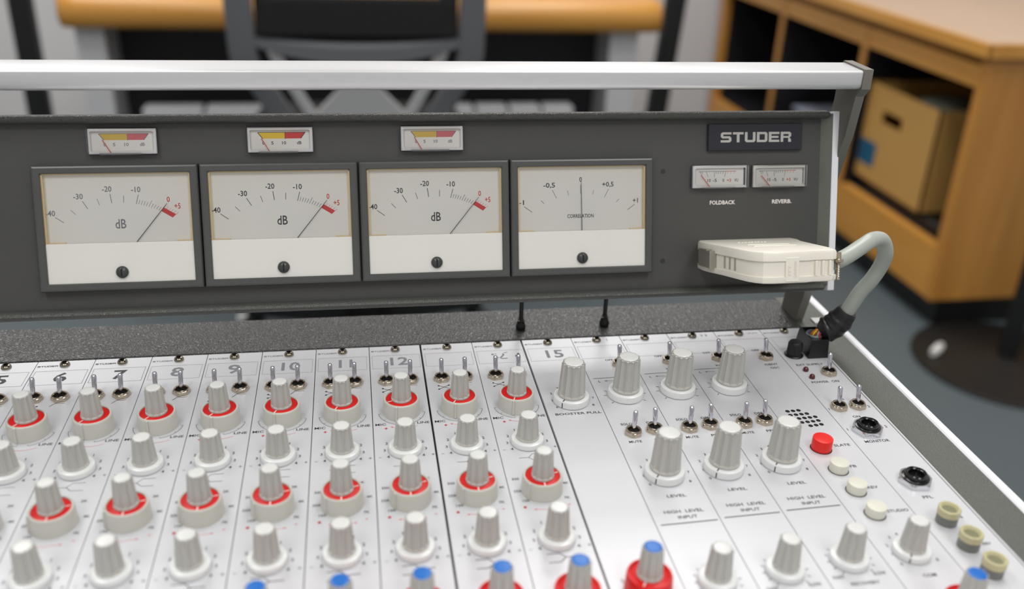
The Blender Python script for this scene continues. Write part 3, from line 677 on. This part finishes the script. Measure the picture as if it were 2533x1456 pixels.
def frame_ring(mb, o, i, zo, zi):
    # o, i: rect (x0,y0,x1,y1)
    def q(r, z): return [(r[0], r[1], z), (r[2], r[1], z), (r[2], r[3], z), (r[0], r[3], z)]
    mb.loft([q(o, zo), q(i, zi)], cap=False)
def big_meter(x0, kind):
    y0, y1, W_ = 11.8, 76.5, 81.3
    mb = MB(); O0 = (x0+.1, y0, x0+W_-.1, y1); ins = lambda k: (x0+.1+k, y0+k, x0+W_-.1-k, y1-k)
    frame_ring(mb, O0, ins(0), -6, -1.2); frame_ring(mb, ins(0), ins(.5), -1.2, -.3); frame_ring(mb, ins(.5), ins(1.3), -.3, 0); frame_ring(mb, ins(1.3), ins(3.7), 0, 0); frame_ring(mb, ins(3.7), ins(4.1), 0, -.4); frame_ring(mb, ins(4.1), ins(4.1), -.4, -1.4)
    m = mb.build('level_meter' if kind != 'corr' else 'correlation_meter', [BEZEL], br, ang=15)
    xi0, xi1, yi0, yi1, ys = x0+4.2, x0+W_-4.2, y0+4.1, y1-4.1, 36.6
    mb = MB(); D = -3.9   # dial card
    mb.box((xi0, ys-1.5, -5.9), (xi1, yi1, D), 0)
    mb.build('dial_card', [DIAL], m)
    mb = MB(); mb.box((xi0-.05, ys, D), (xi0+.9, yi1, -1.6)); mb.box((xi1-.9, ys, D), (xi1+.05, yi1, -1.6)); mb.box((xi0, yi1-.7, D), (xi1, yi1+.1, -1.6))
    mb.box((xi0+.9, ys-.6, D), (xi0+9.5, ys+.5, -2.4)); mb.box((xi1-8.5, ys-.6, D), (xi1-.9, ys+.5, -2.4)); mb.build('inner_rim', [AGED], m)
    mb = MB(); mb.box((xi0-.1, yi0-.1, D), (xi1+.1, ys, -1.4), .25); mb.build('lower_cover', [CREAM], m)
    mb = MB(); mb.poly([(xi0, ys), (xi1, ys), (xi1, yi1), (xi0, yi1)], -1.5); mb.build('meter_window', [GLASS], m)
    mb = MB(); z = D+.05
    T = lambda s_, u, v_, h=2.7, c=0: (setattr(mb, 'mi', c), mb.text(s_, x0+u, v_, h, len(s_)*1.55 if s_ not in ('CORRELATION',) else 15.0, z=z))
    LN = lambda a, b, w_=.2, c=0: (setattr(mb, 'mi', c), mb.line([(x0+a[0], a[1]), (x0+b[0], b[1])], w_, z))
    if kind != 'corr':
        e = .4
        for s_, u, v_ in (('-40', 7.2, 52.3), ('-30', 21.2, 60.7), ('-20', 35.4, 64.3), ('-10', 49.6, 63.8)): T(s_, u-.2, v_, 2.9)
        T('0', 65.2, 58.4, 2.9, 2); T('+5', 69.6, 54.9, 2.9, 2)
        mb.mi = 0; mb.text('dB', x0+40.9, 46.3, 5.0, 5.4, z=z, bold=.012)
        for a, b, w_ in (((9.2, 50.2), (13.2, 47.3), .24), ((16.9, 53.8), (19.3, 51.3), .2), ((22.9, 58.2), (25.3, 54.2), .26), ((30.1, 59.3), (31.2, 55.9), .2), ((36.6, 61.6), (37.2, 56.9), .28), ((43.2, 60.6), (43.1, 57), .22), ((50.5, 61), (49.2, 56.2), .24)): LN(a, b, w_)
        for k in range(1, 10):
            tt = k/10; cx, cy = 49.2+(61.4-49.2)*tt, 56.2+(52.2-56.2)*(tt**1.35)
            an = R_(75-27*tt); l = 3.6 if k == 5 else 2.3; LN((cx, cy), (cx+l*math.cos(an), cy+l*math.sin(an)), .17)
        mb.mi = 2; mb.poly([(x0+61.4, 52.3), (x0+66.9, 48.8), (x0+68.7, 50.5), (x0+62.8, 54.1)], z)
        for k in range(6):
            tt = k/5; cx, cy = 62.8+5.9*tt, 54.1-3.6*tt; an = R_(48-10*tt); LN((cx, cy), (cx+1.5*math.cos(an), cy+1.5*math.sin(an)), .12, 2)
    else:
        for s_, u, v_, w_ in (('-1', 6.6, 52.8, 3), ('-0,5', 22.4, 62.1, 6.6), ('0', 40.3, 65.0, 1.5), ('+0,5', 56.0, 62.1, 6.6), ('+1', 72.0, 52.8, 3)): mb.mi = 0; mb.text(s_, x0+u, v_, 2.7, w_, z=z)
        mb.text('CORRELATION', x0+40.2, 44.7, 2.1, 15.2, z=z, bold=.015)
        for a, b, w_ in (((8.1, 50.5), (12.6, 47.3), .22), ((17.7, 53.7), (19.4, 51.8), .18), ((24.1, 59.4), (26.5, 54.8), .18), ((32.8, 58.9), (33.4, 56.4), .15), ((40.3, 62), (40.3, 57), .2), ((47.9, 58.9), (47.2, 56.5), .15), ((56.4, 59.3), (54, 54.8), .18), ((62.5, 53.7), (60.8, 51.9), .18), ((71.6, 50.5), (67.4, 47.5), .22)): LN(a, b, w_)
    mb.build('dial_markings', [INK if kind != 'faded' else GREYINK, GREYINK, REDB], m)
    mb = MB()
    a, b = ((x0+47.5, 35.5), (x0+64.6, 56.3)) if kind != 'corr' else ((x0+40.9, 35.5), (x0+40.5, 63.6))
    mb.tube([(a[0], a[1], -3.1), ((a[0]*.25+b[0]*.75), (a[1]*.25+b[1]*.75), -3.1), (b[0], b[1], -3.1)], [.2, .17, .12], 6); mb.build('meter_needle', [NEEDLE], m)
    mb = MB(); mb.lathe([(3.15, -1.4), (3.15, -.7), (2.8, .1), (2.0, .7), (1.0, 1.0), (.05, 1.05)], 32, (x0+40.6, 21.3))
    mb.mi = 1; mb.box((x0+40.25, 19.4, .7), (x0+40.95, 23.2, 1.12)); mb.build('zero_screw', [mat('zero_screw_grey', (62, 64, 64), 0.3), HOLE], m)
for k, kd in enumerate(('faded', 'plain', 'plain', 'corr')): big_meter(14.0+81.8*k, kd)

def small_meter(x0, y0, W_, H_, kind):
    name = 'peak_meter' if kind in ('faded', 'bright') else 'volume_meter'
    x1, y1 = x0+W_, y0+H_
    mb = MB(); mb.box((x0+.3, y0+.3, -6), (x1-.3, y1-.3, -4.1), .15); m = mb.build(name, [MILKY if kind != 'reverb' else CREAM], br)
    mb = MB(); z = -4.02
    mb.box((x0+1.4, y0+1.0, -4.1), (x1-1.4, y1-1.0, -4.05)); mb.mi = 0; mb.build('dial_card', [DIAL if kind != 'reverb' else CREAM], m)
    mb = MB()
    if name == 'peak_meter':
        cy = y0-81.5; o = .15
        P = [(5.7, 92.1), (30.1, 92.1), (27.7, 88.9), (8.2, 88.9)]
        P = [(a+x0, b+cy) for a, b in P]; mid = (x0+19.6)
        mb.mi = 0; mb.poly([P[0], (mid, P[0][1]), (mid, P[2][1]), P[3]], z)
        mb.mi = 1; mb.poly([(mid, P[1][1]), P[1], P[2], (mid, P[2][1])], z)
        mb.mi = 2; mb.line([P[0], P[1]], .2, z+.02); mb.line([P[0], P[3]], .3, z+.02); mb.line([P[1], P[2]], .3, z+.02); mb.line([(mid, P[0][1]), (mid, P[2][1]-.3)], .22, z+.02)
        for s_, u, w_ in (('0', 8.4, 1.1), ('5', 13, 1.2), ('10', 19, 2.1), ('dB', 26.8, 2.4)): mb.text(s_, x0+u, y0+5.2, 1.7, w_, z=z)
        mb.build('dial_markings', [YEL if kind == 'bright' else YELP, REDB if kind == 'bright' else PINK, INK if kind == 'bright' else GREYINK], m)
        nd = ((x0+11.4, y0+.9), (x0+7.5, y0+7.5))
    else:
        cy = y0-58.5; mb.mi = 0
        F = lambda a, b: (a+x0, b+cy)
        mb.line([F(3.9, 68.1), F(20.4, 68.1)], .18, z)
        for a, b in (((4.7, 68.1), (5.9, 66.1)), ((5.9, 68.1), (6.5, 66.7)), ((8.5, 68.1), (9.6, 65)), ((13.3, 68.1), (13.4, 65)), ((14.4, 68.1), (14.4, 66.7)), ((15.7, 68.1), (15.6, 66.7)), ((17.1, 68.1), (17, 66.7)), ((18.7, 68.1), (18.4, 66.7)), ((20.2, 68.1), (19.5, 65))): mb.line([F(*a), F(*b)], .16, z)
        for s_, u, w_ in (('10', 10.2, 2.0), ('-5', 13.6, 2.5), ('0', 18.8, 1.0), ('VU', 26.6, 2.4)): mb.text(s_, x0+u, cy+63.1, 1.8, w_, z=z)
        mb.mi = 1; mb.line([F(20.4, 68.15), F(26.4, 68.15)], .22, z); mb.text('+3', x0+22.2, cy+63.1, 1.8, 2.5, z=z)
        for a, b in (((21.7, 68.1), (21.2, 66.7)), ((23.5, 68.1), (23.0, 66.7)), ((25.5, 68.1), (24.9, 66.7))): mb.line([F(*a), F(*b)], .14, z)
        mb.mi = 2; mb.box((x0+30.9, y0+1.8, -4.04), (x0+32.2, y0+H_-2, -3.9))
        mb.build('dial_markings', [INK, REDB, mat('slot_grey', (96, 98, 106), 0.3)], m)
        nd = ((x0+10.6, y0+.9), (x0+5.2, y0+7.6 if kind == 'foldback' else y0+7.0))
    mb = MB(); mb.tube([(nd[0][0], nd[0][1], -3.3), (nd[1][0], nd[1][1], -3.3)], .19, 6); mb.build('meter_needle', [REDN], m)
    mb = MB(); q = lambda k, z_: [(x, y, z_) for x, y in rrect(x0+k, y0+k, x1-k, y1-k, .9, 3)]
    mb.loft([q(0, -6), q(.05, -2.6), q(.5, -2.1), q(1.1, -2.0)]); mb.loft([q(1.2, -2.9), q(1.2, -2.3)], cap=False); mb.loft([q(1.9, -4.0), q(1.7, -2.2)], cap=False); mb.box((x0+6, y0-.2, -4.5), (x1-8, y0+.9, -2.3)); mb.build('clear_cover', [CLEAR], m)
for x0, kd in ((41.4, 'faded'), (120.4, 'bright'), (200.4, 'faded')): small_meter(x0, 81.6, 34.2, 13.6, kd)
small_meter(364.8, 58.5, 33.4, 13.4, 'foldback'); small_meter(401.1, 58.4, 33.0, 13.2, 'reverb')

# handle bar and arm: built in console coordinates, parented to the bridge
def bpart(mb, name, mats, ang=35):
    o = mb.build(name, mats, None, ang=ang); o.parent = br; o.matrix_parent_inverse = BM.inverted(); o.location = (0, 0, H*S); return o
mb = MB(); sec = [(q[0], q[1]) for q in rrect(-8, 150.6, 17, 161.8, 2.2)]
sec = []
for cy, cz, a, r in ((16-1.5, 161.8-1.5, 0, 1.5), (-8+1.5, 161.8-1.5, 90, 1.5), (-8+3.4, 151.2+3.4, 180, 3.4), (16-3, 151.2+3, 270, 3)):
    for i in range(6): t_ = R_(a+90*i/5); sec.append((cy+r*math.cos(t_), cz+r*math.sin(t_)))
mb.loft([[(x, y, z) for y, z in sec] for x in (XB, 452)]); hb = bpart(mb, 'handle_bar', [ALU])
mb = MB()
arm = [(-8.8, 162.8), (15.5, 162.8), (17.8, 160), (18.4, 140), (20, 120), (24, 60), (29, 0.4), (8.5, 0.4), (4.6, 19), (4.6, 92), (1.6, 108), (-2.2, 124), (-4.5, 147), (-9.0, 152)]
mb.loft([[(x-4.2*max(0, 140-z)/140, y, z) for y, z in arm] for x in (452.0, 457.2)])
mb.m[-2] = 1   # shade and dark reflections put into the inner face colour
bpart(mb, 'side_arm', [ALUDK, mat('arm_inner_shade', (84, 82, 74), 0.4)], 20)
# stems between frame and bridge
for x in (271.9, 324.3):
    mb = MB(); mb.lathe([(2.9, .3), (3.1, 2.4), (2.6, 3.6), (2.2, 5.4), (2.3, 6.2), (1.7, 6.6), (1.6, 7.6), (1.3, 8.0), (1.3, 48)], 20, (x, 14)); bpart(mb, 'cable_stem', [BLACK])

# ================================================================== CONNECTOR AND CABLE
cn = thing('multipin_plug', 'ivory multipin plug on the meter panel with thick grey cable looping down to the console', 'plug')
cn.matrix_world = BM
# outline in (x, outward) ; height v
def outl(k=0.0):
    pts = [(369.6+k, 0), (427.5-k, 0), (427.5-k, 3), (424-k, 14), (419.5-k, 58), (418-k, 64-k), (415-k, 66-k), (404, 66-k), (401, 67.5-k), (382, 68-k), (377+k*.7, 66.5-k), (374+k, 62-k*.7), (372.4+k, 56-k*.3), (371.6+k, 44), (370.2+k, 24), (368.6+k, 10), (368.4+k, 3)]
    return [(x, z) for x, z in pts]
def vloft(mb, rings):   # rings: list of (outline, v)
    mb.loft([[(x, v_, z-5.9 if z < 1 else z) for x, z in o] for o, v_ in rings])
mb = MB(); vloft(mb, [(outl(1.6), 12.2), (outl(0.3), 12.7), (outl(0), 13.5), (outl(0), 15.6), (outl(.9), 15.7), (outl(.9), 23.6), (outl(0), 23.7), (outl(0), 27.2), (outl(.4), 28.3), (outl(1.6), 28.8)]); sh = mb.build('plug_shell', [PLUG], cn, ang=30)
mb = MB()
for z0 in (30, 38): mb.box((384, 28.7, z0), (408, 29.2, z0+1.3), .3)
for k in range(9): mb.box((385+k*1.9+(k%2)*.4, 28.7, 12+(k%3)*1.2), (386.3+k*1.9, 29.1, 15.5))
mb.build('raised_ribs', [PLUG], sh)
mb = MB()
for x in (405.5, 409.2, 413): mb.box((x, 15.5, 64.6), (x+1.3, 23.2, 66.4), .2)
mb.box((388.6, 13.2, 66.8), (395.8, 25.5, 68.0), .2); mb.build('front_ribs', [PLUG], sh)
def vtext(mb, s_, x, y, z, h, wd):
    M0 = mb.M; mb.M = Matrix.Translation((x, y, z)) @ Matrix.Rotation(math.pi/2, 4, 'Z'); mb.text(s_, 0, 0, h, wd, z=0); mb.M = M0
RAISED = mat('raised_ivory', (222, 216, 202), 0.35)
mb = MB(); vtext(mb, 'ITT', 390.6, 19, 68.08, 1.6, 5.2); vtext(mb, 'CANNON', 393.6, 19.2, 68.08, 1.6, 8.4); mb.build('raised_lettering', [RAISED], sh)
mb = MB()
for zz in (29, 35, 41): mb.box((371.0+(zz-24)*.07, 16.6, zz), (371.6+(zz-24)*.07, 23, zz+2.2))
mb.build('side_slots', [mat('slot_shadow_plastic', (176, 168, 150), 0.5)], sh)
mb = MB(); mb.box((367.0, 15.5, 2), (368.0, 25.2, 20)); mb.box((366.6, 15.2, 19), (370.4, 25.0, 20.2)); mb.box((366.4, 24.6, 8), (370, 25.6, 16)); mb.build('spring_latch', [mat('latch_steel', (170, 165, 155), 0.3, 0.6)], cn)
mb = MB(); mb.M = Matrix.Translation((422.8, 0, 60)) @ Matrix.Rotation(-math.pi/2, 4, 'X')
mb.M = Matrix.Translation((420.8, 12.5, 61)) @ Matrix(((1, 0, 0, 0), (0, 0, 1, 0), (0, -1, 0, 0), (0, 0, 0, 1)))
pr = [(1.1, 0)] + [(1.1 if k % 2 else .85, 1+k*.45) for k in range(18)] + [(2.6, 9.4), (2.6, 10.6), (1.4, 10.9), (1.4, 14)]
mb.lathe(pr, 16); mb.build('clamp_screw', [NICKEL], cn)
# cable: world-space path (console coordinates, mm)
def catmull(P, n=8):
    out = []; P = [Vector(p) for p in P]; Q = [P[0]*2-P[1]] + P + [P[-1]*2-P[-2]]
    for i in range(1, len(Q)-2):
        for k in range(n):
            t_ = k/n; a, b, c, d = Q[i-1], Q[i], Q[i+1], Q[i+2]
            out.append(.5*((2*b)+(c-a)*t_+(2*a-5*b+4*c-d)*t_*t_+(3*b-a-3*c+d)*t_**3))
    out.append(P[-1]); return out
CP = [(414.7, -69.0, 75.1), (423.6, -67.0, 75.5), (431.6, -64.0, 77.4), (441.1, -60.0, 80.8), (448.7, -56.0, 82.4), (457.3, -51.0, 79.4), (462.8, -48.0, 70.8), (464.3, -44.0, 61.0), (462.4, -41.0, 51.2), (459.2, -38.0, 42.3), (456.6, -35.0, 31.0), (454.8, -33.0, 23.8)]
def cpart(mb, name, mats, ang=40):
    o = mb.build(name, mats, None, ang=ang); o.parent = cn; o.matrix_parent_inverse = BM.inverted(); o.location = (0, 0, H*S); return o
mb = MB(); mb.tube(catmull(CP), 4.25, 24); cpart(mb, 'cable', [CABLE])
mb = MB()
bt = catmull([(456.2, -34.4, 28.8), (454.4, -33.0, 23.5), (452.4, -32.0, 19.6), (450.0, -31.0, 16.4), (446.8, -30.2, 14.2), (443.8, -29.6, 12.6)], 6)
mb.tube(bt, [5.3+2.3*math.sin(min(1, i/11)*math.pi/2)+.25*math.sin(i*.9) for i in range(len(bt))][:-6]+[6.6, 6.2, 5.8, 5.2, 4.6, 4.0], 22); cpart(mb, 'tape_wrap', [TAPE])
for i, (c_, nm) in enumerate((((190, 90, 30), 'orange'), ((222, 200, 40), 'yellow'), ((150, 60, 20), 'brown'), ((160, 160, 165), 'grey'), ((180, 40, 30), 'red'))):
    mb = MB(); dx = -2.4+i*1.1
    mb.tube(catmull([(441+dx, -30-i*.9, 9.2), (440.2+dx*.8, -30.4-i*.9, 12.2), (442.5+dx*.4, -30-i*.5, 15)], 5), .55, 8); cpart(mb, 'inner_wire', [mat('wire_'+nm, c_, .4)])['label'] = nm + ' wire'
mb = MB(); mb.lathe([(4.6, 8.2), (5.0, 11.6), (4.4, 12.4), (4.0, 11.6), (3.9, 9)], 20, (440.8, -29.5), cap=False); cpart(mb, 'cable_sleeve', [mat('sleeve_grey', (120, 128, 134), .35)])
